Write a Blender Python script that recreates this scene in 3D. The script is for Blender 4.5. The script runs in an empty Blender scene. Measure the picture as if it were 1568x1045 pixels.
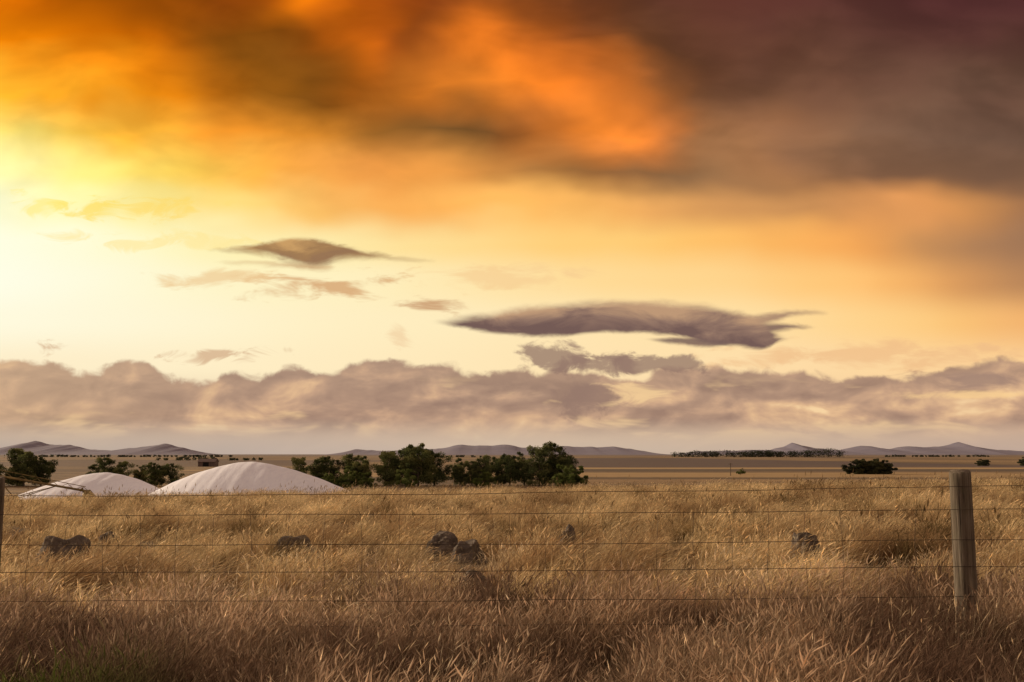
import bpy, math, random, bmesh
import numpy as np
from mathutils import Vector, noise as mnoise

random.seed(7); rng = np.random.default_rng(7)
scene = bpy.context.scene
col = scene.collection
scene.view_settings.view_transform = 'Standard'
scene.view_settings.look = 'None'
scene.view_settings.exposure = 0

def lin(c):
    return tuple((x/255/12.92) if x/255 <= 0.04045 else ((x/255+0.055)/1.055)**2.4 for x in c)+(1.0,)

# ------------------------------------------------------------------ node kit
class NK:
    def __init__(s, nt): s.nt = nt; s.N = nt.nodes; s.L = nt.links
    def new(s, t): return s.N.new(t)
    def put(s, sock, v):
        if isinstance(v, bpy.types.NodeSocket): s.L.new(v, sock)
        elif v is not None: sock.default_value = v
    def m(s, op, a, b=None, c=None, clamp=False):
        n = s.new('ShaderNodeMath'); n.operation = op; n.use_clamp = clamp
        s.put(n.inputs[0], a)
        if b is not None: s.put(n.inputs[1], b)
        if c is not None: s.put(n.inputs[2], c)
        return n.outputs[0]
    def ss(s, x, a, b, t0=0.0, t1=1.0, kind='SMOOTHSTEP'):
        n = s.new('ShaderNodeMapRange'); n.interpolation_type = kind
        s.put(n.inputs[0], x); s.put(n.inputs[1], a); s.put(n.inputs[2], b); s.put(n.inputs[3], t0); s.put(n.inputs[4], t1)
        return n.outputs[0]
    def mix(s, f, a, b, blend='MIX'):
        n = s.new('ShaderNodeMix'); n.data_type = 'RGBA'; n.blend_type = blend
        s.put(n.inputs[0], f); s.put(n.inputs[6], a); s.put(n.inputs[7], b)
        return n.outputs[2]
    def ramp(s, f, stops, interp='LINEAR'):
        n = s.new('ShaderNodeValToRGB'); r = n.color_ramp; r.interpolation = interp
        while len(r.elements) > 1: r.elements.remove(r.elements[-1])
        r.elements[0].position = stops[0][0]; r.elements[0].color = stops[0][1]
        for p, c in stops[1:]:
            e = r.elements.new(p); e.color = c
        s.put(n.inputs[0], f)
        return n.outputs[0]
    def xyz(s, x, y, z=0.0):
        n = s.new('ShaderNodeCombineXYZ'); s.put(n.inputs[0], x); s.put(n.inputs[1], y); s.put(n.inputs[2], z)
        return n.outputs[0]
    def sep(s, v):
        n = s.new('ShaderNodeSeparateXYZ'); s.put(n.inputs[0], v); return n.outputs
    def noise(s, v, scale, detail=4, rough=0.5, dist=0.0, out=0, dim='3D'):
        n = s.new('ShaderNodeTexNoise'); n.noise_dimensions = dim; s.put(n.inputs['Vector'], v)
        n.inputs['Scale'].default_value = scale; n.inputs['Detail'].default_value = detail
        n.inputs['Roughness'].default_value = rough; n.inputs['Distortion'].default_value = dist
        return n.outputs[out]
    def vmap(s, v, loc=(0,0,0), rot=(0,0,0), scl=(1,1,1)):
        n = s.new('ShaderNodeMapping'); s.put(n.inputs[0], v)
        n.inputs[1].default_value = loc; n.inputs[2].default_value = rot; n.inputs[3].default_value = scl
        return n.outputs[0]
    def curve(s, t, pts):
        n = s.new('ShaderNodeFloatCurve'); s.put(n.inputs['Value'], t)
        c = n.mapping.curves[0]
        n.mapping.use_clip = False
        c.points[0].location = pts[0]; c.points[1].location = pts[-1]
        for p in pts[1:-1]: c.points.new(p[0], p[1])
        n.mapping.update()
        return n.outputs[0]

# ------------------------------------------------------------------ SKY
SUN_AZ, SUN_EL = math.radians(-64), math.radians(14)
world = bpy.data.worlds.new("World"); scene.world = world; world.use_nodes = True
world.cycles.sampling_method = 'NONE'
k = NK(world.node_tree); k.N.clear()
F = 1539.0; CP, SP = math.cos(math.radians(6.42)), math.sin(math.radians(6.42))
def tan_uv(a, b):
    """pixel column and row of the camera view -> slopes (x/y, z/y) of a world direction"""
    X, Y = a-784, 522-b
    yy = F*CP - Y*SP; zz = Y*CP + F*SP
    return X/yy, zz/yy
def N2(v, scale, detail=4, rough=0.5, dist=0.0, out=0): return k.noise(v, scale, detail, rough, dist, out, '2D')

tc = k.new('ShaderNodeTexCoord')
sx, sy, sz = k.sep(tc.outputs['Generated'])
yc = k.m('MAXIMUM', sy, 0.25)
u = k.m('DIVIDE', sx, yc); v = k.m('DIVIDE', sz, yc)
p = k.xyz(u, v)
wA = k.sep(N2(k.vmap(p, (3.1,1.7,0), (0,0,0.35), (2.2,5.0,1)), 1.6, 3, 0.5, 0.0, 1))
wB = k.sep(N2(k.vmap(p, (1.1,7.7,0), (0,0,0.30), (1,1.6,1)), 9.0, 2, 0.45, 0.0, 1))
amp = k.ss(v, 0.12, 0.32, 0.12, 1.0)
du = k.m('MULTIPLY', k.m('ADD', k.m('MULTIPLY', k.m('SUBTRACT', wA[0], 0.5), 0.11), k.m('MULTIPLY', k.m('SUBTRACT', wB[0], 0.5), 0.075)), amp)
dv = k.m('MULTIPLY', k.m('ADD', k.m('MULTIPLY', k.m('SUBTRACT', wA[1], 0.5), 0.050), k.m('MULTIPLY', k.m('SUBTRACT', wB[1], 0.5), 0.050)), amp)
uw = k.m('ADD', u, du); vw = k.m('ADD', v, dv)
t = k.m('DIVIDE', k.m('ADD', uw, 0.65), 1.3)

rows = [
 (-20, [(0,(212,103,4)),(150,(174,86,6)),(300,(136,66,10)),(400,(156,74,10)),(470,(240,122,12)),(540,(172,78,14)),(640,(146,67,22)),(784,(112,58,28)),(950,(96,53,36)),(1200,(88,48,42)),(1568,(78,42,42))]),
 (60, [(0,(244,134,8)),(180,(214,110,6)),(320,(150,80,12)),(450,(130,70,14)),(560,(196,96,18)),(640,(154,77,24)),(740,(232,120,34)),(850,(164,85,32)),(980,(112,66,38)),(1200,(97,60,46)),(1568,(86,52,46))]),
 (130, [(0,(255,184,48)),(180,(248,150,24)),(300,(192,110,18)),(420,(134,80,20)),(560,(150,85,24)),(660,(208,116,36)),(780,(252,134,40)),(880,(242,128,42)),(990,(186,106,48)),(1090,(126,80,50)),(1300,(108,73,56)),(1568,(98,68,54))]),
 (200, [(0,(255,230,120)),(160,(255,199,74)),(320,(246,158,48)),(480,(218,137,44)),(620,(160,104,44)),(740,(130,84,42)),(840,(204,115,45)),(920,(252,140,50)),(1000,(234,132,56)),(1080,(164,105,62)),(1200,(148,102,70)),(1320,(124,90,68)),(1568,(109,81,65))]),
 (260, [(0,(255,248,174)),(200,(255,223,110)),(400,(252,184,76)),(560,(236,156,70)),(700,(226,150,70)),(820,(176,119,62)),(920,(156,106,62)),(1060,(146,106,70)),(1200,(164,115,74)),(1320,(138,98,70)),(1568,(124,91,70))]),
 (310, [(0,(255,253,210)),(200,(255,237,152)),(420,(255,209,118)),(600,(247,176,90)),(784,(252,184,95)),(950,(242,175,96)),(1080,(215,154,90)),(1250,(201,141,86)),(1400,(232,158,92)),(1490,(212,146,86)),(1568,(168,119,81))]),
 (370, [(0,(255,255,228)),(260,(255,246,192)),(520,(255,233,167)),(784,(255,212,132)),(1000,(255,202,116)),(1150,(252,185,100)),(1300,(243,168,90)),(1400,(205,146,90)),(1568,(160,118,87))]),
 (430, [(0,(255,254,230)),(300,(255,246,204)),(600,(255,237,186)),(850,(255,222,157)),(1150,(255,209,136)),(1330,(254,192,114)),(1440,(228,164,98)),(1568,(188,136,91))]),
 (490, [(0,(255,250,222)),(400,(255,242,202)),(800,(255,232,182)),(1200,(255,220,158)),(1430,(253,202,128)),(1568,(243,181,112))]),
 (560, [(0,(254,238,202)),(400,(255,237,196)),(800,(255,229,180)),(1200,(254,220,167)),(1568,(252,209,150))]),
 (640, [(0,(218,194,164)),(500,(226,196,162)),(900,(238,205,164)),(1568,(231,189,148))]),
 (700, [(0,(174,164,158)),(500,(196,180,167)),(900,(210,190,169)),(1568,(188,165,152))]),
]
sky = None; prev = None
for (b, st) in rows:
    stops = []
    for a, c in st:
        uu, vv = tan_uv(a, b); stops.append(((uu+0.65)/1.3, lin(c)))
    r = k.ramp(t, stops, 'CARDINAL')
    if sky is None: sky = r
    else: sky = k.mix(k.ss(vw, prev, vv, kind='LINEAR' if b < 300 else 'SMOOTHSTEP'), sky, r)
    prev = vv

st1 = N2(k.vmap(p, (0.3,0.9,0), (0,0,0.42), (2.0,5.0,1)), 2.6, 3, 0.5, 0.3)
st2 = N2(k.vmap(p, (5.3,2.9,0), (0,0,0.40), (1.0,1.8,1)), 9.0, 4, 0.5, 0.3)
stv = k.m('ADD', k.m('MULTIPLY', st1, 0.6), k.m('MULTIPLY', st2, 0.4))
hi = k.ss(v, 0.20, 0.34)
f1 = k.ss(stv, 0.36, 0.64, 0.84, 1.22)
f1 = k.m('ADD', k.m('MULTIPLY', k.m('SUBTRACT', f1, 1.0), hi), 1.0)
vm = k.new('ShaderNodeVectorMath'); vm.operation = 'SCALE'; k.put(vm.inputs[0], sky); k.put(vm.inputs['Scale'], f1); sky = vm.outputs[0]
sky_high = sky

def ell(cx, cy, rx, ry, rot=0.0, soft=1.0, warp=0.0, wn=None):
    cu, cv = tan_uv(cx, cy)
    a_ = k.m('SUBTRACT', u, cu); b_ = k.m('SUBTRACT', v, cv)
    c, s_ = math.cos(rot), math.sin(rot)
    x_ = k.m('DIVIDE', k.m('ADD', k.m('MULTIPLY', a_, c), k.m('MULTIPLY', b_, s_)), rx/F)
    y_ = k.m('DIVIDE', k.m('SUBTRACT', k.m('MULTIPLY', b_, c), k.m('MULTIPLY', a_, s_)), ry/F)
    r_ = k.m('SQRT', k.m('ADD', k.m('MULTIPLY', x_, x_), k.m('MULTIPLY', y_, y_)))
    if wn is not None: r_ = k.m('ADD', r_, k.m('MULTIPLY', k.m('SUBTRACT', wn, 0.5), warp))
    return k.ss(r_, 1.0, 1.0-soft)
wn = N2(k.vmap(p, (2,3,0), (0,0,0.1), (1,2.4,1)), 22, 4, 0.62, 0.6)
wn2 = N2(k.vmap(p, (8,3,0), (0,0,-0.08), (1,3.6,1)), 16, 4, 0.6, 0.3)
def blob(sky, args, colr, strength, soft=0.8, warp=2.0, n=None):
    mk = ell(*args, soft=soft, warp=warp, wn=n if n is not None else wn)
    return k.mix(k.m('MULTIPLY', mk, strength), sky, lin(colr))
sky = blob(sky, (140,320,55,20,0), (255,222,90), 0.7, 0.9, 4.0)
sky = blob(sky, (50,318,65,20,0), (255,235,120), 0.6, 0.9, 4.0)
sky = blob(sky, (240,320,70,20,0.1), (255,218,104), 0.6, 0.9, 4.0)
sky = blob(sky, (250,370,150,16,0), (255,230,150), 0.6, 0.9, 4.0)
sky = blob(sky, (500,436,140,22,0.03), (214,164,114), 0.85, 1.0, 3.8, wn2)
sky = blob(sky, (340,425,100,18,0.0), (238,200,145), 0.7, 1.0, 3.6, wn2)
sky = blob(sky, (760,425,150,28,0.08), (245,202,144), 0.6, 1.0, 3.4, wn2)
sky = blob(sky, (665,464,66,16,-0.2), (200,152,110), 0.85, 1.0, 3.0, wn2)
sky = blob(sky, (615,515,22,26,1.0), (235,195,150), 0.5, 1.0, 3.4, wn)
sky = blob(sky, (75,530,24,14,0.0), (208,168,132), 0.8, 0.95, 3.4, wn)
sky = blob(sky, (360,543,80,12,0.05), (208,168,132), 0.75, 0.95, 4.0, wn)
sky = blob(sky, (1320,545,280,26,0.0), (238,188,136), 0.7, 1.0, 3.4, wn2)

# cumulus bank over the horizon
bank = [(-60,556),(0,553),(70,551),(120,566),(165,562),(205,549),(240,566),(290,578),(325,586),(345,566),(400,569),(440,563),(500,566),(545,552),(600,550),(680,556),(730,566),(790,568),(830,566),(905,572),(945,578),(975,580),(1010,566),(1060,562),(1100,561),(1200,564),(1290,576),(1360,574),(1430,568),(1460,554),(1568,550),(1640,552)]
bp = [((tan_uv(a,b)[0]+0.65)/1.3, tan_uv(a,b)[1]*5) for a,b in bank]
tt = k.m('DIVIDE', k.m('ADD', u, 0.65), 1.3)
top = k.m('DIVIDE', k.curve(tt, bp), 5.0)
vor = k.new('ShaderNodeTexVoronoi'); vor.voronoi_dimensions = '2D'; vor.feature = 'SMOOTH_F1'
k.put(vor.inputs['Vector'], k.vmap(p, (1.3,0.4,0), (0,0,0), (1,1.7,1))); vor.inputs['Scale'].default_value = 24; vor.inputs['Smoothness'].default_value = 0.5
b1 = k.m('SUBTRACT', 0.92, vor.outputs['Distance'])
b2 = N2(k.vmap(p, (14,4,0), (0,0,0), (1,1.3,1)), 50, 4, 0.55, 0.3)
edge = k.m('ADD', k.m('MULTIPLY', k.m('SUBTRACT', b1, 0.5), 0.011), k.m('MULTIPLY', k.m('SUBTRACT', b2, 0.5), 0.013))
dist = k.m('SUBTRACT', k.m('ADD', top, edge), v)
bm_ = k.ss(dist, -0.0016, 0.0060)
def relief(loc, sc, asp, d, det):
    a = N2(k.vmap(p, loc, (0,0,0), (1,asp,1)), sc, det, 0.5, 0.25)
    b = N2(k.vmap(p, (loc[0]+d*0.5,loc[1]-d,0), (0,0,0), (1,asp,1)), sc, det, 0.5, 0.25)
    return a, k.m('SUBTRACT', a, b)
n1, r1_ = relief((9,2,0), 5.5, 2.6, 0.040, 4)
n2, r2_ = relief((3,8,0), 15.0, 2.2, 0.015, 4)
rel = k.m('ADD', k.m('MULTIPLY', r1_, 1.8), k.m('MULTIPLY', r2_, 1.5))
rel = k.m('ADD', rel, k.m('ADD', 0.43, k.m('MULTIPLY', k.m('SUBTRACT', n1, 0.5), -1.5)))
rel = k.m('ADD', rel, k.ss(v, 0.10, 0.035, -0.12, 0.05))
bankc = k.ramp(rel, [(0.02,lin((152,121,106))),(0.33,lin((174,140,119))),(0.56,lin((198,159,130))),(0.80,lin((226,184,142))),(1.0,lin((248,212,162)))])
gap = N2(k.vmap(p, (1,12,0), (0,0,0), (1,4.2,1)), 6.0, 4, 0.58, 0.3)
gapm = k.m('MULTIPLY', k.ss(gap, 0.57, 0.70), k.ss(v, 0.085, 0.05))
bankc = k.mix(k.m('MULTIPLY', gapm, 0.8), bankc, lin((248,208,152)))
bankc = k.mix(k.m('MULTIPLY', k.ss(dist, 0.020, 0.002), 0.45), bankc, lin((172,138,117)))
bankc = k.mix(k.ss(u, -0.20, -0.60, 0, 0.40), bankc, lin((222,184,140)))
bankc = k.mix(k.ss(v, 0.040, 0.012, 0, 0.85), bankc, lin((190,167,150)))
bm_ = k.m('MULTIPLY', bm_, k.ss(v, 0.004, 0.036, 0.45, 1.0))
sky = k.mix(k.m('MULTIPLY', bm_, 0.94), sky, bankc)

ln = k.sep(N2(k.vmap(p, (2,5,0), (0,0,0.04), (1,2.6,1)), 24, 4, 0.6, 0.3, 1))
inn = N2(k.vmap(p, (7,1,0), (0,0,-0.10), (1,3.4,1)), 13, 5, 0.58, 0.4)
def lens(sky, tops, bots, cols, soft_t, soft_b, op, wamp, endf=0.07):
    alls = [a for a,_ in tops+bots]; a0, a1 = min(alls)-20, max(alls)+20
    mb = sum(b for _,b in tops)/len(tops)
    u0 = tan_uv(a0, mb)[0]; u1 = tan_uv(a1, mb)[0]
    vref = min(tan_uv(0,b)[1] for _,b in bots) - 0.03
    vv = k.m('ADD', v, k.m('MULTIPLY', k.m('SUBTRACT', ln[0], 0.5), wamp))
    tl = k.m('DIVIDE', k.m('SUBTRACT', k.m('ADD', u, k.m('MULTIPLY', k.m('SUBTRACT', ln[1], 0.5), wamp*2.5)), u0), u1-u0)
    def cv(pts, off):
        q = [((tan_uv(a,b)[0]-u0)/(u1-u0), (tan_uv(a,b)[1]-vref)*8) for a,b in pts]
        q = [(0.0, q[0][1]+off)] + q + [(1.0, q[-1][1]+off)]
        return k.m('ADD', k.m('DIVIDE', k.curve(tl, q), 8.0), vref)
    T = cv(tops, -0.02); B = cv(bots, 0.02)
    dt = k.m('SUBTRACT', T, vv); db = k.m('SUBTRACT', vv, B)
    mk = k.m('MULTIPLY', k.ss(dt, -0.0015, soft_t), k.ss(db, -0.0015, soft_b))
    mk = k.m('MULTIPLY', mk, k.m('MULTIPLY', k.ss(tl, 0.01, endf), k.ss(tl, 0.99, 1-endf)))
    f_ = k.m('ADD', k.ss(db, 0.0, 0.030, 0.05, 0.80), k.m('MULTIPLY', k.m('SUBTRACT', inn, 0.5), 2.2), clamp=True)
    cc = k.ramp(f_, [(0.0,lin(cols[0])),(0.5,lin(cols[1])),(1.0,lin(cols[2]))])
    return k.mix(k.m('MULTIPLY', mk, op), sky, cc)
sky = lens(sky, [(1120,484),(1170,478),(1215,474),(1262,475)], [(1120,503),(1180,497),(1215,487),(1262,481)], ((148,116,100),(170,134,110),(200,156,118)), 0.006,0.006,0.9,0.008,0.10)
sky = lens(sky, [(1110,499),(1180,493),(1235,498)], [(1110,522),(1180,512),(1235,505)], ((128,102,92),(144,114,100),(164,130,108)), 0.004,0.006,0.95,0.007,0.10)
sky = lens(sky, [(668,490),(740,477),(800,466),(870,460),(950,456),(1040,459),(1110,469),(1165,485),(1196,511)],
                [(668,495),(730,507),(790,514),(850,517),(920,511),(980,511),(1040,516),(1080,526),(1130,532),(1168,536),(1196,523)],
                ((116,91,85),(148,118,102),(190,152,119)), 0.010,0.0045,1.0,0.007,0.05)
sky = lens(sky, [(1000,518),(1040,516),(1100,519)], [(1000,522),(1050,530),(1100,531)], ((118,94,88),(126,100,92),(134,106,96)), 0.003,0.004,0.9,0.005)
sky = lens(sky, [(320,381),(385,374),(420,367),(460,364),(510,370),(560,384),(600,391),(660,398)],
                [(320,385),(380,390),(420,398),(455,408),(490,411),(520,402),(570,400),(660,402)],
                ((148,110,80),(160,120,80),(200,154,98)), 0.0045,0.009,0.97,0.009,0.05)
sky = lens(sky, [(340,401),(400,400),(450,401),(500,404)], [(340,406),(400,409),(450,413),(500,416)], ((196,150,104),(206,160,110),(222,176,122)), 0.004,0.006,0.6,0.008)

wn3 = N2(k.vmap(p, (6,5,0), (0,0,0), (1,1.6,1)), 30, 4, 0.6, 0.3)
for args in [(855,548,80,24,-0.05),(915,560,60,26,0.0),(1020,560,85,18,0.0),(900,606,60,34,0.0)]:
    sky = blob(sky, args, (150,121,107), 0.85, 0.6, 2.4, wn3)
sky = blob(sky, (1500,582,150,16,0.0), (160,130,115), 0.8, 0.8, 2.4, wn2)
sky = blob(sky, (1520,604,150,8,0.0), (250,208,148), 0.8, 0.8, 2.2, wn2)
sky = blob(sky, (965,600,55,20,0.0), (248,210,154), 0.75, 0.9, 2.8, wn)
sky_low = sky

# remainder of the dome (sides, zenith, behind): physical sky seen between broken warm cloud
ns = k.new('ShaderNodeTexSky'); ns.sky_type = 'NISHITA'; ns.sun_disc = False
ns.sun_elevation = SUN_EL; ns.sun_rotation = SUN_AZ % (2*math.pi)
ns.dust_density = 2.0
bgN = k.new('ShaderNodeBackground'); k.put(bgN.inputs[0], ns.outputs[0]); bgN.inputs[1].default_value = 0.05
nb = k.noise(k.vmap(tc.outputs['Generated'], (0,0,0), (0,0,0), (1.5,1.5,4)), 2.2, 3, 0.55, 0.0)
bgC = k.new('ShaderNodeBackground'); k.put(bgC.inputs[0], k.ramp(nb, [(0.3,lin((130,105,98))),(0.5,lin((192,160,142))),(0.7,lin((242,210,174)))])); bgC.inputs[1].default_value = 1.0
back = k.new('ShaderNodeMixShader'); back.inputs[0].default_value = 0.75; k.L.new(bgN.outputs[0], back.inputs[1]); k.L.new(bgC.outputs[0], back.inputs[2])
bgH = k.new('ShaderNodeBackground'); k.put(bgH.inputs[0], sky_high)
bgL = k.new('ShaderNodeBackground'); k.put(bgL.inputs[0], sky_low)
hl = k.new('ShaderNodeMixShader'); k.put(hl.inputs[0], k.m('GREATER_THAN', v, 0.29)); k.L.new(bgL.outputs[0], hl.inputs[1]); k.L.new(bgH.outputs[0], hl.inputs[2])
fm = k.m('MULTIPLY', k.ss(sy, 0.56, 0.70, kind='LINEAR'), k.ss(sz, 0.62, 0.50, kind='LINEAR'))
fm = k.m('MULTIPLY', fm, k.m('GREATER_THAN', sz, -0.02))
fin = k.new('ShaderNodeMixShader'); k.put(fin.inputs[0], fm); k.L.new(back.outputs[0], fin.inputs[1]); k.L.new(hl.outputs[0], fin.inputs[2])
wo = k.new('ShaderNodeOutputWorld'); k.L.new(fin.outputs[0], wo.inputs[0])

S = Vector((math.sin(SUN_AZ)*math.cos(SUN_EL), math.cos(SUN_AZ)*math.cos(SUN_EL), math.sin(SUN_EL)))
sl = bpy.data.lights.new("sun", 'SUN'); sl.energy = 3.9; sl.angle = math.radians(1.5); sl.color = (1.0, 0.82, 0.60)
so = bpy.data.objects.new("sun", sl); col.objects.link(so); so.rotation_euler = (-S).to_track_quat('-Z','Y').to_euler(); so.location = (-30, 30, 20)

# ------------------------------------------------------------------ CAMERA
cam = bpy.data.cameras.new("camera"); co = bpy.data.objects.new("camera", cam); col.objects.link(co)
cam.sensor_width = 36; cam.lens = 36*F/1568; cam.clip_end = 60000; cam.clip_start = 0.05
co.location = (0,0,1.45); co.rotation_euler = (math.radians(90+6.42),0,0); scene.camera = co

# ------------------------------------------------------------------ helpers
def new_mat(name):
    m = bpy.data.materials.new(name); m.use_nodes = True; kk = NK(m.node_tree); kk.N.clear()
    out = kk.new('ShaderNodeOutputMaterial'); return m, kk, out
def bsdf(kk, out, colr, rough=0.9, bump=None, bstr=0.3, bdist=0.02):
    b = kk.new('ShaderNodeBsdfPrincipled'); kk.put(b.inputs['Base Color'], colr); b.inputs['Roughness'].default_value = rough
    b.inputs['Specular IOR Level'].default_value = 0.2
    if bump is not None:
        n = kk.new('ShaderNodeBump'); n.inputs['Strength'].default_value = bstr; n.inputs['Distance'].default_value = bdist
        kk.put(n.inputs['Height'], bump); kk.L.new(n.outputs[0], b.inputs['Normal'])
    kk.L.new(b.outputs[0], out.inputs[0]); return b
def mesh_obj(name, V, Fc, mat=None, smooth=False, parent=None, link=True, attrs=None):
    me = bpy.data.meshes.new(name); me.from_pydata([tuple(x) for x in V], [], Fc)
    if smooth: me.polygons.foreach_set('use_smooth', [True]*len(me.polygons))
    if mat: me.materials.append(mat)
    for an, arr in (attrs or {}).items():
        a = me.attributes.new(an, 'FLOAT', 'POINT'); a.data.foreach_set('value', np.asarray(arr, dtype=np.float32))
    me.update()
    o = bpy.data.objects.new(name, me)
    if link: col.objects.link(o)
    if parent: o.parent = parent
    return o
def sstep(x): x = np.clip(x,0,1); return x*x*(3-2*x)
def gz(x, y):
    x = np.asarray(x, float); y = np.asarray(y, float)
    a = 0.018*np.clip(x,-30,30)*(1-sstep((y-50)/80))*sstep((y+60)/60)
    d = -6.0*sstep((y-24)/130)
    b = 0.05*np.sin(x*0.9+1)*np.sin(y*0.7)*(np.abs(y)<60)
    return a+d+b

# ------------------------------------------------------------------ GROUND
gm, g, out = new_mat("dry_ground")
geo = g.new('ShaderNodeNewGeometry'); P = geo.outputs['Position']; X,Y,Z = g.sep(P)
na = g.noise(P, 0.6, 4, 0.6); nf = g.noise(P, 9.0, 4, 0.7)
near = g.ramp(g.m('ADD', g.m('MULTIPLY', na,0.5), g.m('MULTIPLY', nf,0.5)), [(0.3,(0.06,0.043,0.026,1)),(0.55,(0.14,0.10,0.055,1)),(0.75,(0.26,0.19,0.10,1))])
fieldn = g.noise(g.vmap(P,(0,0,0),(0,0,0.1),(0.004,0.0016,0)), 1.0, 2, 0.5)
far = g.ramp(fieldn, [(0.36,(0.16,0.11,0.068,1)),(0.46,(0.33,0.215,0.105,1)),(0.56,(0.39,0.265,0.13,1)),(0.66,(0.19,0.13,0.08,1))])
strp = g.noise(g.vmap(P,(0,0,0),(0,0,0.04),(0.006,0.05,0)), 1.0, 4, 0.6)
far = g.mix(g.ss(strp,0.4,0.60,0,0.8), far, (0.15,0.104,0.06,1))
fgr = g.noise(g.vmap(P,(0,0,0),(0,0,0),(0.25,0.08,0)), 1.0, 4, 0.7)
far = g.mix(g.ss(fgr,0.5,0.66,0,0.6), far, (0.10,0.075,0.04,1))
def band(lo, hi, x0, x1, sf=12):
    m_ = g.m('MULTIPLY', g.ss(Y, lo, lo+sf), g.ss(Y, hi+sf, hi))
    return g.m('MULTIPLY', m_, g.m('MULTIPLY', g.ss(X, x0, x0+6), g.ss(X, x1+6, x1)))
far = g.mix(g.m('MULTIPLY', band(560,1900,10,330,40), 0.92), far, (0.115,0.083,0.072,1))
far = g.mix(g.m('MULTIPLY', band(430,500,20,420,12), 0.85), far, (0.10,0.074,0.052,1))
far = g.mix(g.m('MULTIPLY', band(505,555,-20,420,12), 0.85), far, (0.42,0.285,0.135,1))
far = g.mix(g.m('MULTIPLY', band(330,405,-60,190,10), 0.75), far, (0.40,0.27,0.125,1))
far = g.mix(g.m('MULTIPLY', band(300,322,-60,260,8), 0.7), far, (0.12,0.085,0.05,1))
far = g.mix(g.m('MULTIPLY', band(600,1300,-500,-140,30), 0.8), far, (0.15,0.105,0.075,1))
far = g.mix(g.ss(Y, 1800, 6000, 0, 0.7), far, (0.20,0.165,0.155,1))  # distance haze mixed into the far plain's colour
c = g.mix(g.ss(Y, 70, 200), near, far)
bsdf(g, out, c, 1.0, nf, 0.6, 0.05)
nr, na_ = 230, 360
rr = np.concatenate([[0], np.geomspace(0.6, 30000, nr)])
V = [(0,0,float(gz(0,0)))]; Fc = []
for r in rr[1:]:
    for j in range(na_):
        a = 2*math.pi*j/na_; x, y = r*math.sin(a), r*math.cos(a); V.append((x,y,float(gz(x,y))))
for j in range(na_): Fc.append((0, 1+(j+1)%na_, 1+j))
for i in range(nr-1):
    b0 = 1+i*na_; b1_ = b0+na_
    for j in range(na_): Fc.append((b0+j, b0+(j+1)%na_, b1_+(j+1)%na_, b1_+j))
ground = mesh_obj("ground", V, Fc, gm, True)

# ------------------------------------------------------------------ DISTANT HILLS
hm, h, out = new_mat("haze_tinted_hill")
geo = h.new('ShaderNodeNewGeometry')
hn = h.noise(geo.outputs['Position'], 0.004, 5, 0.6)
bsdf(h, out, h.ramp(hn, [(0.35,(0.215,0.20,0.255,1)),(0.65,(0.255,0.235,0.285,1))]), 1.0)  # aerial haze put into the bluish base colour
def ridge(name, D, prof):
    xs = np.linspace(prof[0][0], prof[-1][0], 300)
    px_ = [a for a,_ in prof]; pz = [b for _,b in prof]
    hs = np.interp(xs, px_, pz)*1.12
    hs = np.array([max(0.0, hh*(1+0.16*mnoise.noise(Vector((x*0.004, 3.1, D*0.01))) ) + 7*mnoise.noise(Vector((x*0.012,1.3,0)))*(hh>12)) for x,hh in zip(xs,hs)])
    V=[];Fc=[]; n=len(xs)
    kq = [(-1500,0),(-900,0.35),(-400,0.72),(0,1.0),(300,0.7),(900,0)]
    for (dy,f) in kq:
        for i,x in enumerate(xs):
            jit = 60*mnoise.noise(Vector((x*0.003, dy*0.01, 5)))
            V.append((x, D+dy+jit, -8+ (hs[i]+6)*f))
    for q in range(len(kq)-1):
        for i in range(n-1): Fc.append((q*n+i, q*n+i+1, (q+1)*n+i+1, (q+1)*n+i))
    return mesh_obj(name, V, Fc, hm, True)
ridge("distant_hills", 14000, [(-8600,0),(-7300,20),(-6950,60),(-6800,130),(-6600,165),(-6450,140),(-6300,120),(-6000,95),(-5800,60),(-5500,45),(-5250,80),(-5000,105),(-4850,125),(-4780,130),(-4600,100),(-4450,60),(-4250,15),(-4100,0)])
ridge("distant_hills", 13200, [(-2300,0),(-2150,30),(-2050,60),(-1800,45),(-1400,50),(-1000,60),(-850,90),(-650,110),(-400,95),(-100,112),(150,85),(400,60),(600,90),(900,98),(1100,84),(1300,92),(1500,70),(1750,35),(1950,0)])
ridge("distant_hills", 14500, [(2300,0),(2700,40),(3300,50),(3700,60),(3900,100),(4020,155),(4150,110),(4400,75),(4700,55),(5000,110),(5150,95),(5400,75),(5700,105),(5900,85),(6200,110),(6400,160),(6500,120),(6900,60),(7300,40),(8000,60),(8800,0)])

# ------------------------------------------------------------------ FOLIAGE
def foliage_mat(name, c0, c1, c2):
    m, f, out = new_mat(name)
    at = f.new('ShaderNodeAttribute'); at.attribute_name = 'clump'
    oi = f.new('ShaderNodeObjectInfo')
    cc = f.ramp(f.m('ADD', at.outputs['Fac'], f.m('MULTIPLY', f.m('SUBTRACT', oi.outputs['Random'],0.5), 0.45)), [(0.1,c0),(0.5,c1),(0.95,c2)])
    d = f.new('ShaderNodeBsdfDiffuse'); f.put(d.inputs[0], cc)
    tr = f.new('ShaderNodeBsdfTranslucent'); f.put(tr.inputs[0], cc)
    mx = f.new('ShaderNodeMixShader'); mx.inputs[0].default_value = 0.25
    f.L.new(d.outputs[0], mx.inputs[1]); f.L.new(tr.outputs[0], mx.inputs[2]); f.L.new(mx.outputs[0], out.inputs[0])
    return m
leafm = foliage_mat("gum_leaves", (0.065,0.078,0.034,1), (0.125,0.142,0.055,1), (0.23,0.225,0.085,1))
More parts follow.
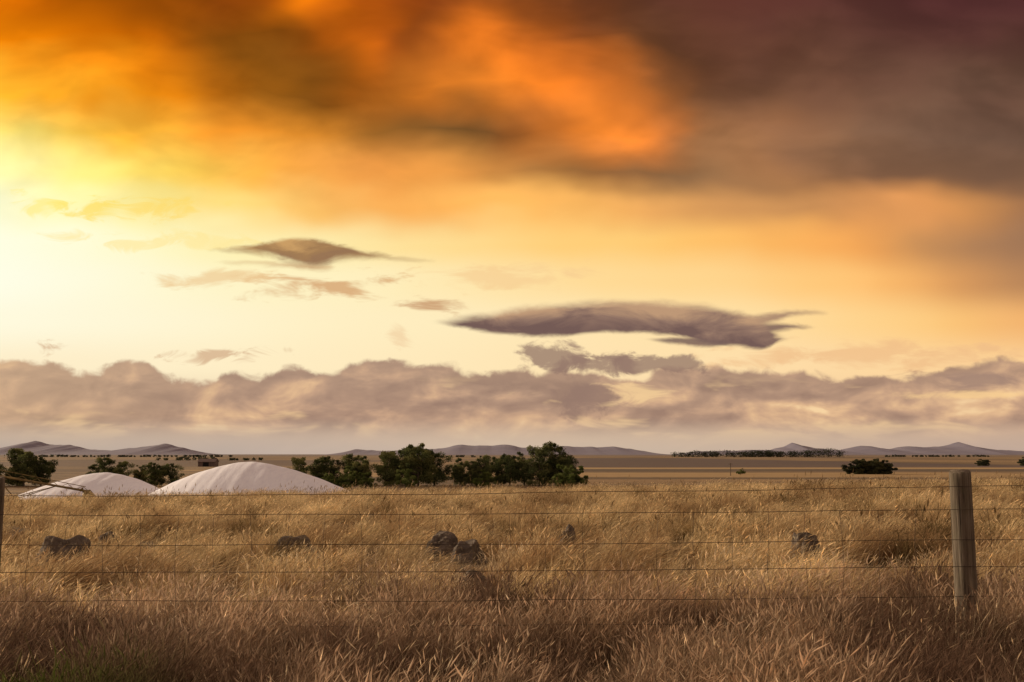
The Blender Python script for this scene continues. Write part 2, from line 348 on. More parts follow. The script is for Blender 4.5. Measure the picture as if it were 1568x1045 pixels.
leafg = foliage_mat("shrub_leaves", (0.08,0.10,0.03,1), (0.13,0.16,0.045,1), (0.21,0.24,0.08,1))
leafd = foliage_mat("far_leaves", (0.05,0.055,0.035,1), (0.085,0.09,0.05,1), (0.13,0.13,0.06,1))
barkm, f, out = new_mat("bark")
geo = f.new('ShaderNodeNewGeometry'); bn = f.noise(f.vmap(geo.outputs['Position'],(0,0,0),(0,0,0),(4,4,0.8)), 2, 5, 0.6)
bsdf(f, out, f.ramp(bn, [(0.3,(0.06,0.045,0.03,1)),(0.7,(0.2,0.16,0.12,1))]), 0.95, bn, 0.5, 0.05)

def tube(V, Fc, pts, rad, n=7):
    base0 = len(V); pts = [Vector(q) for q in pts]
    for i, q in enumerate(pts):
        d = (pts[min(i+1,len(pts)-1)]-pts[max(i-1,0)]).normalized()
        a = d.orthogonal().normalized(); b = d.cross(a)
        for j in range(n):
            an = 2*math.pi*j/n; V.append(tuple(q + (a*math.cos(an)+b*math.sin(an))*rad[i]))
    for i in range(len(pts)-1):
        for j in range(n):
            Fc.append((base0+i*n+j, base0+i*n+(j+1)%n, base0+(i+1)*n+(j+1)%n, base0+(i+1)*n+j))
    Fc.append(tuple(base0+j for j in range(n))[::-1]); Fc.append(tuple(base0+(len(pts)-1)*n+j for j in range(n)))

def make_tree_mesh(name, seed, H, R, low=0.10, leaves=150, ls=0.24, mat=leafm, nl=12, nlow=10):
    r = random.Random(seed); V=[];Fc=[]
    lean = Vector((r.uniform(-.12,.12), r.uniform(-.12,.12), 0))
    tp = [Vector((0,0,-0.3)), Vector((0,0,H*0.2))+lean*H*0.15, Vector((0,0,H*0.45))+lean*H*0.5, Vector((0,0,H*0.8))+lean*H]
    tube(V, Fc, tp, [0.05*H*0.6,0.035*H*0.6,0.024*H*0.6,0.008*H], 8)
    ends = [(tp[-1], H*0.11), (tp[2], H*0.16), (tp[2]+Vector((0,0,H*.18)), H*0.15)]
    for i in range(nl):
        z0 = r.uniform(0.12,0.65)*H; a = i*2.4+r.uniform(-.4,.4); ln = R*r.uniform(0.55,1.0)
        s0 = Vector((0,0,z0))+lean*z0
        hz = min(H*0.94, z0 + H*r.uniform(0.02,0.38))
        e = Vector((math.cos(a)*ln, math.sin(a)*ln, hz)); mid = s0.lerp(e,0.5)+Vector((0,0,-0.04*H))
        tube(V, Fc, [s0,mid,e], [0.016*H,0.010*H,0.004*H], 5)
        ends.append((e, H*r.uniform(0.08,0.15)))
        ends.append((mid+Vector((r.uniform(-.1,.1)*H,r.uniform(-.1,.1)*H,r.uniform(0,.14)*H)), H*r.uniform(0.09,0.15)))
        e2 = s0.lerp(e,0.75)+Vector((r.uniform(-.2,.2)*R,r.uniform(-.2,.2)*R,r.uniform(-.25,.12)*H)); e2.z = max(low*H, e2.z)
        ends.append((e2, H*r.uniform(0.08,0.14)))
    for i in range(7):
        a = r.uniform(0,6.28); ends.append((Vector((math.cos(a)*R*.45, math.sin(a)*R*.45, H*r.uniform(.70,.98))), H*r.uniform(.04,.09)))
    for i in range(nlow):
        a = r.uniform(0,6.28); q = r.uniform(.3,.85); ends.append((Vector((math.cos(a)*R*q, math.sin(a)*R*q, H*r.uniform(low,low+.22))), H*r.uniform(.09,.14)))
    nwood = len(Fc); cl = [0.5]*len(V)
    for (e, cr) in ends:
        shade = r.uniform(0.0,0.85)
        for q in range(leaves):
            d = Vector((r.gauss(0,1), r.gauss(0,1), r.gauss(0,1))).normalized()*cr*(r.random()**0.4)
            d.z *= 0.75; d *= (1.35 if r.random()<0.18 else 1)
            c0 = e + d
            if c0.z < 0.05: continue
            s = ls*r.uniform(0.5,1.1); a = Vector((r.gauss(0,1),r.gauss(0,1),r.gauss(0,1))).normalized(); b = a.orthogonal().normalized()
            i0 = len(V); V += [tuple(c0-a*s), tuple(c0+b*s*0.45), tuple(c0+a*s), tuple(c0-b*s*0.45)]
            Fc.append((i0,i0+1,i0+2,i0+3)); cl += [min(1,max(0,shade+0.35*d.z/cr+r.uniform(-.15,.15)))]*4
    me = bpy.data.meshes.new(name); me.from_pydata(V, [], Fc)
    me.materials.append(barkm); me.materials.append(mat)
    me.polygons.foreach_set('material_index', [0]*nwood+[1]*(len(Fc)-nwood))
    a = me.attributes.new('clump','FLOAT','POINT'); a.data.foreach_set('value', cl); me.update()
    return me
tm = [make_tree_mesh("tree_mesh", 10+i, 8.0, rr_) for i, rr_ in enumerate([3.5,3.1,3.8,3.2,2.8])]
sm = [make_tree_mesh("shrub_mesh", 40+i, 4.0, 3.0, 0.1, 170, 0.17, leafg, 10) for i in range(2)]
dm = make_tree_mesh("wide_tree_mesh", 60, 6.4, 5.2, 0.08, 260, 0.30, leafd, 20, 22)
def put(name, me, x, y, H, base, ws=1.0, rot=None):
    o = bpy.data.objects.new(name, me); col.objects.link(o)
    s = H/base; o.location = (x, y, float(gz(x,y))-0.15); o.scale = (s*ws, s*ws, s); o.rotation_euler = (0,0,rot if rot is not None else random.uniform(0,6.28)); return o
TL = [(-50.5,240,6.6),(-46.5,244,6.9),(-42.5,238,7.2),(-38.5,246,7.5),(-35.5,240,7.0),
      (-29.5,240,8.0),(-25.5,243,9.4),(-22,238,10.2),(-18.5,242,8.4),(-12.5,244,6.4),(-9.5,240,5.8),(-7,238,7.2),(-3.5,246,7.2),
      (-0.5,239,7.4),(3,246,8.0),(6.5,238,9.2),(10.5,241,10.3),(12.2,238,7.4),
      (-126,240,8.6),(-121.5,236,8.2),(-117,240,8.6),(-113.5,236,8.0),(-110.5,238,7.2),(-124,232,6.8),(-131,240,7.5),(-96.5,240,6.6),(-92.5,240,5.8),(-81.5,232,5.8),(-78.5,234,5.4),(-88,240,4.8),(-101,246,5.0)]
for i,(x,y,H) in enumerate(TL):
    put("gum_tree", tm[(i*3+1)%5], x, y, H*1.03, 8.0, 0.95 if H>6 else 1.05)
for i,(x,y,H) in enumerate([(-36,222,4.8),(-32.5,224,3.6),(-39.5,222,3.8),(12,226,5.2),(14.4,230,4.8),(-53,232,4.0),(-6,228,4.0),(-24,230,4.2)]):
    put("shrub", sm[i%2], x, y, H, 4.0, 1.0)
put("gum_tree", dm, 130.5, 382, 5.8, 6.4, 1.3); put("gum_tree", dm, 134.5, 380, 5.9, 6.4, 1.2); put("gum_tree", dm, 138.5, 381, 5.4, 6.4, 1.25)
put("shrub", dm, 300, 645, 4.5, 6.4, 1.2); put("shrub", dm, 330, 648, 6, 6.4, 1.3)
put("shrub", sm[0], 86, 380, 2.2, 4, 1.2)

def tree_line(name, segs, s, per):
    r = random.Random(3); V=[];Fc=[];cl=[]
    for (x0,x1,y,hmin,hmax,den) in segs:
        n = int((x1-x0)/per*den)
        for i in range(n):
            x = r.uniform(x0,x1); hh = r.uniform(hmin,hmax)*(0.7+0.5*mnoise.noise(Vector((x*0.02,y*0.01,0)))+0.15); yy = y+r.uniform(-20,20); sh=r.uniform(0,.3)
            for q in range(45):
                c0 = Vector((x+r.gauss(0,hh*.35), yy+r.gauss(0,hh*.3), -6+hh*abs(r.random())**0.8))
                a = Vector((r.gauss(0,1),r.gauss(0,1),r.gauss(0,1))).normalized(); b=a.orthogonal().normalized(); ss_=s*r.uniform(.5,1.1)
                i0=len(V); V += [tuple(c0-a*ss_),tuple(c0+b*ss_*.6),tuple(c0+a*ss_),tuple(c0-b*ss_*.6)]; Fc.append((i0,i0+1,i0+2,i0+3)); cl += [sh]*4
    mesh_obj(name, V, Fc, leafd, attrs={'clump':cl})
tree_line("distant_tree_line", [(400,640,2500,12,20,2.6),(560,810,2480,14,22,3.2),(1000,1270,2700,4,7,1.2),(-330,-60,2500,3,5,1.2),(-1300,-700,2600,4,7,1.0)], 1.8, 7)
tree_line("distant_tree_line", [(-420,-300,1200,3,5,1.0)], 1.1, 4)

# ------------------------------------------------------------------ GRAIN BUNKERS
tarp, f, out = new_mat("white_tarpaulin")
tco = f.new('ShaderNodeTexCoord'); ob = tco.outputs['Object']
tx,ty,tz = f.sep(ob)
pl = f.m('SINE', f.m('ADD', f.m('MULTIPLY', tx, 5.2), f.m('MULTIPLY', f.noise(ob,0.5,2), 3)))
fn = f.noise(f.vmap(ob,(0,0,0),(0,0,0.3),(2.5,0.5,1)), 1.4, 4, 0.6)
cc = f.ramp(fn, [(0.3,(0.86,0.86,0.92,1)),(0.6,(0.94,0.94,0.98,1))])
b_ = f.new('ShaderNodeBsdfDiffuse'); f.put(b_.inputs[0], cc)
bpn = f.new('ShaderNodeBump'); bpn.inputs['Strength'].default_value=0.4; bpn.inputs['Distance'].default_value=0.08
f.put(bpn.inputs['Height'], f.m('ADD', f.m('MULTIPLY', pl, 0.35), fn)); f.L.new(bpn.outputs[0], b_.inputs['Normal'])
f.L.new(b_.outputs[0],out.inputs[0])
wallm, f, out = new_mat("bunker_wall_steel"); bsdf(f, out, (0.3,0.3,0.29,1), 0.6)
def bunker(x0, y0, a, b, H, skew, base):
    e = bpy.data.objects.new("grain_bunker", None); col.objects.link(e); e.location = (x0,y0,base)
    nu, nv = 150, 60; V=[];Fc=[]
    for i in range(nu+1):
        for j in range(nv+1):
            s_ = -1+2*i/nu; t_ = -1+2*j/nv
            xx = s_*math.sqrt(1-t_*t_/2); yy = t_*math.sqrt(1-s_*s_/2)
            d = min(1, math.sqrt(xx*xx+yy*yy))
            xs = xx + skew*(1-d*d)
            q = 1-d
            hgt = H*(1 - d**1.6)
            hgt += 0.08*mnoise.noise(Vector((xx*5,yy*5,H)))*(1-d) + 0.03*math.sin(xx*38+3*mnoise.noise(Vector((xx*2,yy*2,0))))*min(1,q*3)*(0.4+0.6*abs(yy))
            V.append((xs*a, yy*b, hgt+0.6))
    for i in range(nu):
        for j in range(nv): Fc.append((i*(nv+1)+j,(i+1)*(nv+1)+j,(i+1)*(nv+1)+j+1,i*(nv+1)+j+1))
    mesh_obj("tarp_cover", V, Fc, tarp, True, e)
    V=[];Fc=[]; n=64
    for kk_,(rs,z) in enumerate([(1.03,-0.6),(1.0,0.62),(0.985,0.62),(0.985,-0.6)]):
        for i in range(n): an=2*math.pi*i/n; V.append((math.cos(an)*a*rs, math.sin(an)*b*rs, z))
    for q in range(3):
        for i in range(n): Fc.append((q*n+i,q*n+(i+1)%n,(q+1)*n+(i+1)%n,(q+1)*n+i))
    mesh_obj("retaining_wall", V, Fc, wallm, False, e)
z1_=float(gz(-30,120)); z2_=float(gz(-50,122))
bunker(-30.4, 120, 14.0, 14, 0.55-z1_-0.6, -0.05, z1_)
bunker(-50.8, 122, 10.4, 11, -0.75-z2_-0.6, 0.16, z2_)

# ------------------------------------------------------------------ GRAIN AUGER
ym, f, out = new_mat("faded_yellow_paint"); geo=f.new('ShaderNodeNewGeometry'); nn_=f.noise(geo.outputs['Position'],3,4); bsdf(f,out,f.ramp(nn_,[(0.35,(0.16,0.11,0.05,1)),(0.6,(0.34,0.25,0.10,1))]),0.6)
rub, f, out = new_mat("rubber"); bsdf(f,out,(0.03,0.03,0.03,1),0.8)
ea = bpy.data.objects.new("grain_auger", None); col.objects.link(ea); ea.location=(-48,100,0)
V=[];Fc=[]; tube(V,Fc,[(-9,0,0.35),(-3,0,-0.62),(6.3,0,-2.2)],[0.11]*3,10); mesh_obj("auger_tube",V,Fc,ym,True,ea)
V=[];Fc=[]
tube(V,Fc,[(-7,0,0.75),(6,0,-1.75)],[0.035]*2,6)
for q in range(9):
    xa=-7+q*1.5; za=0.35-(xa+9)*0.168; tube(V,Fc,[(xa,0,za),(xa+.7,0,za+.3)],[0.025]*2,5); tube(V,Fc,[(xa+.7,0,za+.3),(xa+1.4,0,za-.23)],[0.025]*2,5)
for sy_ in (-1,1):
    tube(V,Fc,[(-3,0.1*sy_,-0.7),(-1.5,1.3*sy_,-3.0)],[0.05]*2,6); tube(V,Fc,[(3,0.1*sy_,-1.7),(-1.5,1.3*sy_,-3.0)],[0.04]*2,6)
mesh_obj("support_truss",V,Fc,ym,False,ea)
for sy_ in (-1,1):
    V=[];Fc=[]; tube(V,Fc,[(-1.5,1.2*sy_,-3.05),(-1.5,1.24*sy_,-3.05),(-1.5,1.4*sy_,-3.05),(-1.5,1.44*sy_,-3.05)],[0.33,0.38,0.38,0.33],20); mesh_obj("wheel",V,Fc,rub,True,ea)
V=[];Fc=[]; tube(V,Fc,[(5.6,0,-2.0),(6.1,0,-2.3),(6.6,0,-3.2)],[0.25,0.45,0.7],10); mesh_obj("intake_hopper",V,Fc,ym,False,ea)

# ------------------------------------------------------------------ FARM SHED, POLE
shm, f, out = new_mat("weathered_iron"); geo=f.new('ShaderNodeNewGeometry'); wv=f.noise(f.vmap(geo.outputs['Position'],(0,0,0),(0,0,0),(3,3,.3)),1,4); bsdf(f,out,f.ramp(wv,[(0.3,(0.10,0.07,0.06,1)),(0.7,(0.2,0.15,0.13,1))]),0.7)
es = bpy.data.objects.new("farm_shed", None); col.objects.link(es); es.location=(-183,610,-6)
V=[(-5,-4,0),(5,-4,0),(5,4,0),(-5,4,0),(-5,-4,3),(5,-4,3),(5,4,3),(-5,4,3),(-5,0,4.6),(5,0,4.6)]
mesh_obj("walls",V,[(0,1,5,4),(2,3,7,6),(1,2,6,9,5),(3,0,4,8,7)],shm,False,es)
mesh_obj("roof",[(-5.4,-4.5,2.85),(5.4,-4.5,2.85),(5.4,0,4.72),(-5.4,0,4.72),(5.4,4.5,2.85),(-5.4,4.5,2.85)],[(0,1,2,3),(3,2,4,5)],shm,False,es)
dk,f,out=new_mat("opening_shade_paint"); bsdf(f,out,(0.02,0.02,0.02,1),0.9)
mesh_obj("door_opening_shade",[(-2,-4.02,0),(1.5,-4.02,0),(1.5,-4.02,2.5),(-2,-4.02,2.5)],[(0,1,2,3)],dk,False,es)  # flat sheet on the solid wall; doorway's inner shade put into its near-black colour
V=[];Fc=[]; tube(V,Fc,[(75.5,350,-6.2),(75.5,350,-1.6)],[0.13,0.1],8); tube(V,Fc,[(74.8,350,-2.0),(76.2,350,-2.0)],[0.06,0.06],6); mesh_obj("utility_pole",V,Fc,barkm,False)

# ------------------------------------------------------------------ FENCE
wood, f, out = new_mat("weathered_post_wood")
tco = f.new('ShaderNodeTexCoord'); ob = tco.outputs['Object']
gr = f.noise(f.vmap(ob,(0,0,0),(0,0,0),(30,30,1.6)), 1.3, 7, 0.65, 0.3); g2 = f.noise(ob, 5, 5, 0.6)
cr = f.noise(f.vmap(ob,(0,0,0),(0,0,0),(55,55,2.2)), 1.0, 3, 0.5)
cc = f.ramp(gr, [(0.28,(0.045,0.033,0.022,1)),(0.45,(0.13,0.10,0.07,1)),(0.6,(0.21,0.17,0.125,1)),(0.78,(0.32,0.27,0.20,1))])
cc = f.mix(f.ss(g2,0.5,0.68,0,0.45), cc, (0.13,0.115,0.07,1)); cc = f.mix(f.ss(cr,0.62,0.68,0,0.85), cc, (0.03,0.022,0.015,1))
bsdf(f, out, cc, 0.9, gr, 0.9, 0.012)
FY = 7.6
def post(x, top, r0, tilt):
    z0 = float(gz(x,FY)); n=36; V=[];Fc=[]; zs = list(np.linspace(-0.5, top-z0-0.012, 40))+[top-z0]
    for i,z in enumerate(zs):
        for j in range(n):
            a=2*math.pi*j/n; r=r0*(1+0.05*mnoise.noise(Vector((math.cos(a)*1.5,math.sin(a)*1.5,z*1.5+x)))+0.025*mnoise.noise(Vector((math.cos(a)*6,math.sin(a)*6,z*0.8+x))))*(1.0-0.05*(z/1.3))
            if i==len(zs)-1: r*=0.9
            V.append((math.cos(a)*r+tilt*z, math.sin(a)*r, z + (0.012*math.cos(a-1)*(z>1.0))))
    for i in range(len(zs)-1):
        for j in range(n): Fc.append((i*n+j,i*n+(j+1)%n,(i+1)*n+(j+1)%n,(i+1)*n+j))
    V.append((tilt*zs[-1],0,zs[-1]-0.006)); c_=len(V)-1; b0=(len(zs)-1)*n
    for j in range(n): Fc.append((b0+j,b0+(j+1)%n,c_))
    o = mesh_obj("fence_post",V,Fc,wood,True); o.location=(x,FY,z0); return o
post(3.36,1.325,0.080,-0.002); post(-3.88,1.27,0.075,0.003); post(10.6,1.36,0.08,0.01); post(-11.1,1.15,0.08,-0.01)
wm, f, out = new_mat("rusty_wire"); geo=f.new('ShaderNodeNewGeometry'); wn_=f.noise(geo.outputs['Position'],6,3)
bs=bsdf(f,out,f.ramp(wn_,[(0.40,(0.035,0.025,0.018,1)),(0.68,(0.14,0.10,0.07,1))]),0.6)
cu = bpy.data.curves.new("wire_fence",'CURVE'); cu.dimensions='3D'; cu.bevel_depth=0.0023; cu.bevel_resolution=1; cu.materials.append(wm)
WZ=[1.20,1.045,0.825,0.63,0.42,0.24,0.10]
def wz(x,zi):
    z=WZ[zi]; span=((x+3.9)/7.26)%1.0; sag=-0.012*math.sin(math.pi*span)*(1 if zi else 1.4)
    return z+sag+0.010*x*(1 if zi==0 else 0.6)-0.02+0.008*mnoise.noise(Vector((x*0.9,zi*3.1,0)))
xs=np.linspace(-11,10.6,150)
for zi in range(len(WZ)):
    sp=cu.splines.new('POLY'); sp.points.add(len(xs)-1)
    for i,x in enumerate(xs): sp.points[i].co=(x,FY-0.085+0.003*math.sin(x*5+zi),wz(x,zi),1)
x=-10.9
while x<10.5:
    sp=cu.splines.new('POLY'); sp.points.add(5)
    for i in range(6):
        sp.points[i].co=(x+0.012*math.sin(i*2.1+x*7),FY-0.088,wz(x,i+1),1); sp.points[i].radius=0.6
    x+=0.272
fo=bpy.data.objects.new("wire_fence",cu); col.objects.link(fo)

# ------------------------------------------------------------------ ROCKS
rm, f, out = new_mat("lichen_basalt"); tco=f.new('ShaderNodeTexCoord'); ob=tco.outputs['Object']
r1=f.noise(ob,6,6,0.65); r2=f.noise(ob,16,5,0.6)
cc=f.ramp(r1,[(0.3,(0.065,0.05,0.04,1)),(0.6,(0.16,0.128,0.10,1)),(0.75,(0.28,0.23,0.18,1))]); cc=f.mix(f.ss(r2,0.54,0.66,0,0.65),cc,(0.36,0.30,0.20,1))
bsdf(f,out,cc,0.95,r1,1.0,0.05)
def rock(x,y,w,h_,seed):
    bm=bmesh.new(); bmesh.ops.create_icosphere(bm,subdivisions=5,radius=1.0)
    for vv_ in bm.verts:
        c0=vv_.co.copy(); n=mnoise.noise(c0*1.1+Vector((seed,0,0)))*0.30+mnoise.noise(c0*2.7+Vector((0,seed,0)))*0.16+mnoise.noise(c0*8+Vector((0,seed,3)))*0.05
        vv_.co=c0*(1+n); vv_.co.z=min(vv_.co.z,0.84+0.25*mnoise.noise(c0*1.4+Vector((seed,seed,0))))
        vv_.co.x*=w/2; vv_.co.y*=w*0.4; vv_.co.z*=h_
    me=bpy.data.meshes.new("rock"); bm.to_mesh(me); bm.free(); me.materials.append(rm)
    o=bpy.data.objects.new("rock",me); col.objects.link(o); o.location=(x,y,float(gz(x,y))-0.03); o.rotation_euler=(0,0,math.sin(seed)*0.5); return o
rocks=[(-5.95,13.7,0.84,0.56),(-3.05,14.2,0.70,0.45),(-1.0,14.9,0.54,0.40),(-0.60,13.9,0.50,0.36),(0.82,14.8,0.34,0.54),(3.6,12.6,0.44,0.54),(-0.37,10.3,0.32,0.32),(-6.9,17.5,0.4,0.30),(9.6,15.8,0.5,0.50)]
for i,(x,y,w,hh) in enumerate(rocks): rock(x,y,w,hh,i*1.7+0.3)

# ------------------------------------------------------------------ GRASS
def grass_mat(name, root, mid, tip, head, alt, trans=0.4, lo=0.35):
    m, f, out = new_mat(name)
    geo=f.new('ShaderNodeNewGeometry'); P=geo.outputs['Position']
    def at(n_):
        a=f.new('ShaderNodeAttribute'); a.attribute_name=n_; return a.outputs['Fac']
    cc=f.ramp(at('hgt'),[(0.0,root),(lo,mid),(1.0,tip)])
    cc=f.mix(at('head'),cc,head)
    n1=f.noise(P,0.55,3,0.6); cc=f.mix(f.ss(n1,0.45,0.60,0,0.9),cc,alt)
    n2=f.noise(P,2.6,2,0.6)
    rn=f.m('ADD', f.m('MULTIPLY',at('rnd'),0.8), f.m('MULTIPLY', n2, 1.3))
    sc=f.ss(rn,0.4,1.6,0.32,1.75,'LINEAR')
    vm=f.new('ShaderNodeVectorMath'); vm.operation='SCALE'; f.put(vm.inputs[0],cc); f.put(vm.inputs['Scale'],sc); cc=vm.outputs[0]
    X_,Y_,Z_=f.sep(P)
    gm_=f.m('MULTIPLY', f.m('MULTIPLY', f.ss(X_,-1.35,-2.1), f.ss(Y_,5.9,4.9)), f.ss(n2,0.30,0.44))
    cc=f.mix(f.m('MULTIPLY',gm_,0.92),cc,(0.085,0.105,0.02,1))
    d=f.new('ShaderNodeBsdfDiffuse'); f.put(d.inputs[0],cc); t_=f.new('ShaderNodeBsdfTranslucent'); f.put(t_.inputs[0],cc)
    mx=f.new('ShaderNodeMixShader'); mx.inputs[0].default_value=trans; f.L.new(d.outputs[0],mx.inputs[1]); f.L.new(t_.outputs[0],mx.inputs[2]); f.L.new(mx.outputs[0],out.inputs[0])
    return m
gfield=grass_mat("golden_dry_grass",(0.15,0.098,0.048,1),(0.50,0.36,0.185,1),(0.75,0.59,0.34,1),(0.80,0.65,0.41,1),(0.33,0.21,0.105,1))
gverge=grass_mat("russet_shaded_verge_grass",(0.07,0.046,0.03,1),(0.225,0.15,0.092,1),(0.38,0.265,0.165,1),(0.56,0.42,0.29,1),(0.16,0.10,0.068,1),0.36)  # russet stems, with the foreground's shade put into the darker colour
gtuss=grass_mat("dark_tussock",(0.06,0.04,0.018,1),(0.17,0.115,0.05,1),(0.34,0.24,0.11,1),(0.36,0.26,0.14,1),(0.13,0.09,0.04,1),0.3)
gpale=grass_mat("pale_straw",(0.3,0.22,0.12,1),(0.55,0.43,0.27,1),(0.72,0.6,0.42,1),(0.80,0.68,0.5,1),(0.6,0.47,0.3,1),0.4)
def tuft(name, seed, n, rad, hmin, hmax, wid, wind, headp, headw, headl, mat, coll, curl=0.35, seg=3):
    r=random.Random(seed); V=[];Fc=[];A={'hgt':[],'head':[],'rnd':[]}
    for i in range(n):
        a=r.uniform(0,6.28); q=rad*math.sqrt(r.random()); x0,y0=math.cos(a)*q,math.sin(a)*q
        H=r.uniform(hmin,hmax)*(1-0.3*q/rad); w=wid*r.uniform(0.6,1.3); fa=r.uniform(0,3.14); wx,wy=math.cos(fa)*w/2,math.sin(fa)*w/2
        lx=wind*r.uniform(0.3,1.4)+r.gauss(0,curl)*0.5+math.cos(a)*0.25; ly=r.gauss(0,curl)*0.5+math.sin(a)*0.25; rn=r.random(); b0=len(V)
        drop=r.uniform(0.0,0.25)
        def pt(s): return (x0+lx*H*s**1.8, y0+ly*H*s**1.8, H*(s-drop*s**3))
        for s_ in range(seg+1):
            s=s_/seg; c0=pt(s); ww=(1-0.75*s)
            V += [(c0[0]-wx*ww,c0[1]-wy*ww,c0[2]),(c0[0]+wx*ww,c0[1]+wy*ww,c0[2])]
            A['hgt'] += [s,s]; A['head'] += [0,0]; A['rnd'] += [rn,rn]
        for s_ in range(seg): Fc.append((b0+2*s_,b0+2*s_+1,b0+2*s_+3,b0+2*s_+2))
        if r.random()<headp:
            c0=Vector(pt(0.86)); c1=Vector(pt(1.0)); d=(c1-c0).normalized(); L=headl*r.uniform(0.6,1.3); W=headw*r.uniform(0.6,1.2)
            for kx in range(2):
                sd=Vector((math.cos(fa+kx*1.57),math.sin(fa+kx*1.57),0.15*kx)); i0=len(V)
                V += [tuple(c0),tuple(c0+d*L*.4+sd*W),tuple(c0+d*L),tuple(c0+d*L*.45-sd*W*0.8)]; Fc.append((i0,i0+1,i0+2,i0+3))
                A['hgt'] += [1]*4; A['head'] += [1]*4; A['rnd'] += [rn]*4
    o=mesh_obj(name,V,Fc,mat,False,None,False,A); coll.objects.link(o)
def coll_new(n): return bpy.data.collections.new(n)
cf=coll_new("field_grass_tufts"); cv_=coll_new("verge_grass_tufts"); ct=coll_new("tussock_tufts"); cp_=coll_new("straw_stalk_tufts")
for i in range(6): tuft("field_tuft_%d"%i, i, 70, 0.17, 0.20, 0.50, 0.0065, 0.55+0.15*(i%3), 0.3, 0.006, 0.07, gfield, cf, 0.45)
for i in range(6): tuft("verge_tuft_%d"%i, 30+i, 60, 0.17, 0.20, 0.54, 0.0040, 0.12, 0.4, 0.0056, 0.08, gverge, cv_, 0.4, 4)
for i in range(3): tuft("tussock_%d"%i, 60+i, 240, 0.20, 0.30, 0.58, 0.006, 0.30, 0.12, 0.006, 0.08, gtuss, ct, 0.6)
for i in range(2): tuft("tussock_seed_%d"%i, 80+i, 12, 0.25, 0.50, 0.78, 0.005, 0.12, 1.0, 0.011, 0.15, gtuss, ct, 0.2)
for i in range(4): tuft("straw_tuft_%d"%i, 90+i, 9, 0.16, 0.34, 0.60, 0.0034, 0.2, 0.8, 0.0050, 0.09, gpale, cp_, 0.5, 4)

def scatter(name, pts, scl, idx, coll, tiltamp=0.12, tilt=None):
    n=len(pts); me=bpy.data.meshes.new(name); me.vertices.add(n); me.vertices.foreach_set('co', np.asarray(pts,dtype=np.float32).ravel())
    ty_=rng.normal(0,tiltamp,n) if tilt is None else tilt+rng.normal(0,tiltamp,n)
    a=me.attributes.new('rot','FLOAT_VECTOR','POINT'); R_=np.stack([rng.normal(0,tiltamp,n),ty_,rng.normal(0,0.6,n)],1).astype(np.float32); a.data.foreach_set('vector',R_.ravel())
    a=me.attributes.new('scl','FLOAT','POINT'); a.data.foreach_set('value',np.asarray(scl,dtype=np.float32))
    a=me.attributes.new('idx','INT','POINT'); a.data.foreach_set('value',np.asarray(idx,dtype=np.int32))
    o=bpy.data.objects.new(name,me); col.objects.link(o)
    ng=bpy.data.node_groups.new(name,'GeometryNodeTree'); ng.interface.new_socket('Geometry',in_out='INPUT',socket_type='NodeSocketGeometry'); ng.interface.new_socket('Geometry',in_out='OUTPUT',socket_type='NodeSocketGeometry')
    N=ng.nodes; L=ng.links; gi=N.new('NodeGroupInput'); go=N.new('NodeGroupOutput')
    ci=N.new('GeometryNodeCollectionInfo'); ci.inputs[0].default_value=coll; ci.inputs[1].default_value=True; ci.inputs[2].default_value=True
    ip=N.new('GeometryNodeInstanceOnPoints'); ip.inputs['Pick Instance'].default_value=True
    def na(t_,nm):
        q=N.new('GeometryNodeInputNamedAttribute'); q.data_type=t_; q.inputs[0].default_value=nm; return [s for s in q.outputs if s.enabled and s.name=='Attribute'][0]
    er=N.new('FunctionNodeEulerToRotation'); L.new(na('FLOAT_VECTOR','rot'),er.inputs[0])
    L.new(gi.outputs[0],ip.inputs['Points']); L.new(ci.outputs[0],ip.inputs['Instance']); L.new(na('INT','idx'),ip.inputs['Instance Index'])
    L.new(er.outputs[0],ip.inputs['Rotation']); L.new(na('FLOAT','scl'),ip.inputs['Scale']); L.new(ip.outputs[0],go.inputs[0])
    md=o.modifiers.new("scatter",'NODES'); md.node_group=ng; return o
def pts_area(y0,y1,side,dens):
    A_=(y1-y0)*2*(0.6*y1+side); n=int(A_*dens); x=rng.uniform(-(0.6*y1+side),0.6*y1+side,n); y=rng.uniform(y0,y1,n)
    kp=np.abs(x)<0.6*y+side; return x[kp],y[kp]
def pn(x,y,s,o=0): return np.array([mnoise.fractal(Vector((a*s+o,b*s,o)),1.0,2.0,3) for a,b in zip(x,y)])
X1,Y1=[],[]
for (a,b,d) in [(8.6,16,17),(16,26,11),(26,42,8),(42,60,4.5)]:
    x,y=pts_area(a,b,3,d); X1.append(x);Y1.append(y)
x=np.concatenate(X1);y=np.concatenate(Y1)
kp=np.ones(len(x),bool)
for (rx,ry,w,hh) in rocks: kp&=~((np.abs(x-rx)<w*0.5+0.02)&(y<ry+0.2)&(y>ry-0.65))
x=x[kp];y=y[kp]; q=pn(x,y,1.1); s=0.80+1.05*q+0.4*pn(x,y,0.25,7)+rng.uniform(-.12,.15,len(x)); s=np.clip(s,0.25,1.45)
cut=np.ones(len(s))
for (rx,ry,w,hh) in rocks: cut=np.where((np.abs(x-rx)<w*0.5+0.1)&(y<ry)&(y>ry-2.4),0.6,cut)
s*=cut
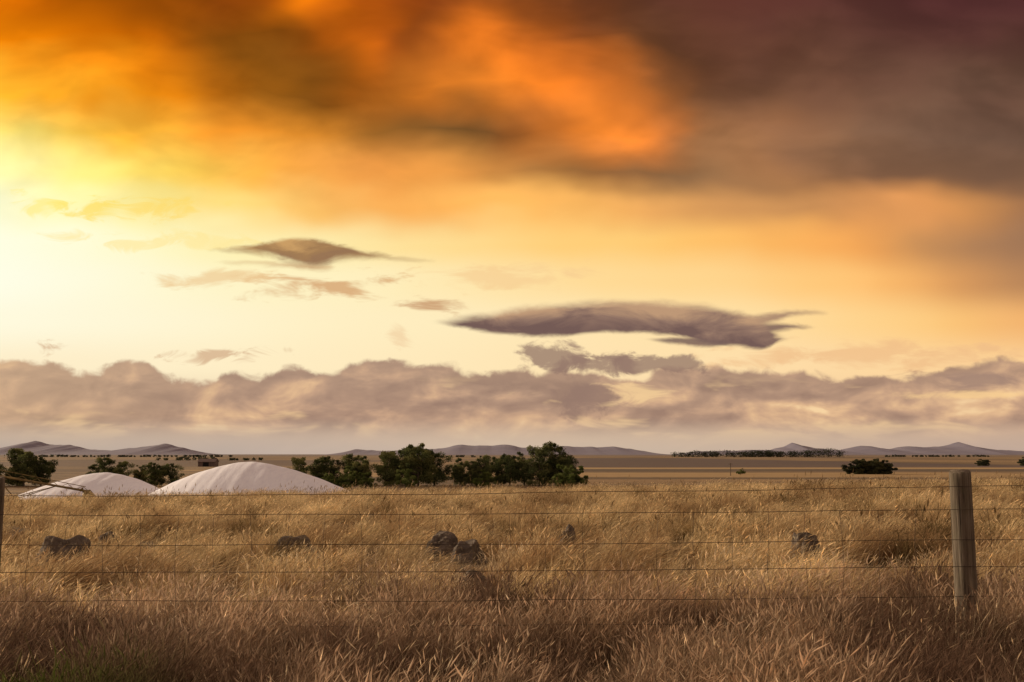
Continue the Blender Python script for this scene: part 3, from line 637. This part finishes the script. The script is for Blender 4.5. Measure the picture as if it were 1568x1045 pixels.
scatter("field_grass",np.stack([x,y,gz(x,y)],1),s,rng.integers(0,6,len(x)),cf,0.17,0.15+0.5*pn(x,y,0.5,11)); print("field",len(x))
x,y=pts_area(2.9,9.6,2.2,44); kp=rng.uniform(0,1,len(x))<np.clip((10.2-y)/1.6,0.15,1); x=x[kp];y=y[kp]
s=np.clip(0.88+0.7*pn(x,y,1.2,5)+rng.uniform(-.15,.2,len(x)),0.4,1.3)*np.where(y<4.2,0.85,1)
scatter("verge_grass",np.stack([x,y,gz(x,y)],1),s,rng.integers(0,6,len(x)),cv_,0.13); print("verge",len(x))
x,y=pts_area(3.4,13,2.2,11); kp=pn(x,y,0.8,15)>-0.15; x=x[kp];y=y[kp]
scatter("straw_stalks",np.stack([x,y,gz(x,y)],1),rng.uniform(0.6,0.98,len(x)),rng.integers(0,4,len(x)),cp_,0.15)
tp=[]
for (cx,cy,n,sp) in [(2.75,15.5,11,0.25),(3.6,16.5,7,0.3),(7.0,21,8,0.35),(4.3,22,4,0.4),(8.9,17,6,0.35),(10.5,19.5,5,0.4),(1.6,19,3,0.3),(0.9,15.3,2,0.2),(-1.5,25,3,.4),(-7.5,20,3,.4),(-4.5,17,3,.3),(6.2,14.5,6,.35),(5.2,13.2,4,.3),(7.4,15.2,4,.3),(9.5,26,5,.6),(13,25,5,.6),(12,31,5,.8)]:
    for q in range(n): tp.append((cx+rng.normal(0,sp),cy+rng.normal(0,sp)))
x,y=pts_area(10,40,3,0.45); kp=pn(x,y,0.5,9)+x*0.012>0.10; tp+=list(zip(x[kp],y[kp]))
tp=np.array(tp); x=tp[:,0];y=tp[:,1]
scatter("tussock_grass",np.stack([x,y,gz(x,y)],1),rng.uniform(0.7,1.15,len(x)),rng.integers(0,5,len(x)),ct,0.1)
x,y=pts_area(13,46,3,0.55); kp=pn(x,y,0.25,3)>-0.05; x=x[kp];y=y[kp]
scatter("seeding_grass_stalks",np.stack([x,y,gz(x,y)],1),rng.uniform(0.7,1.08,len(x)),rng.integers(3,5,len(x)),ct,0.1)
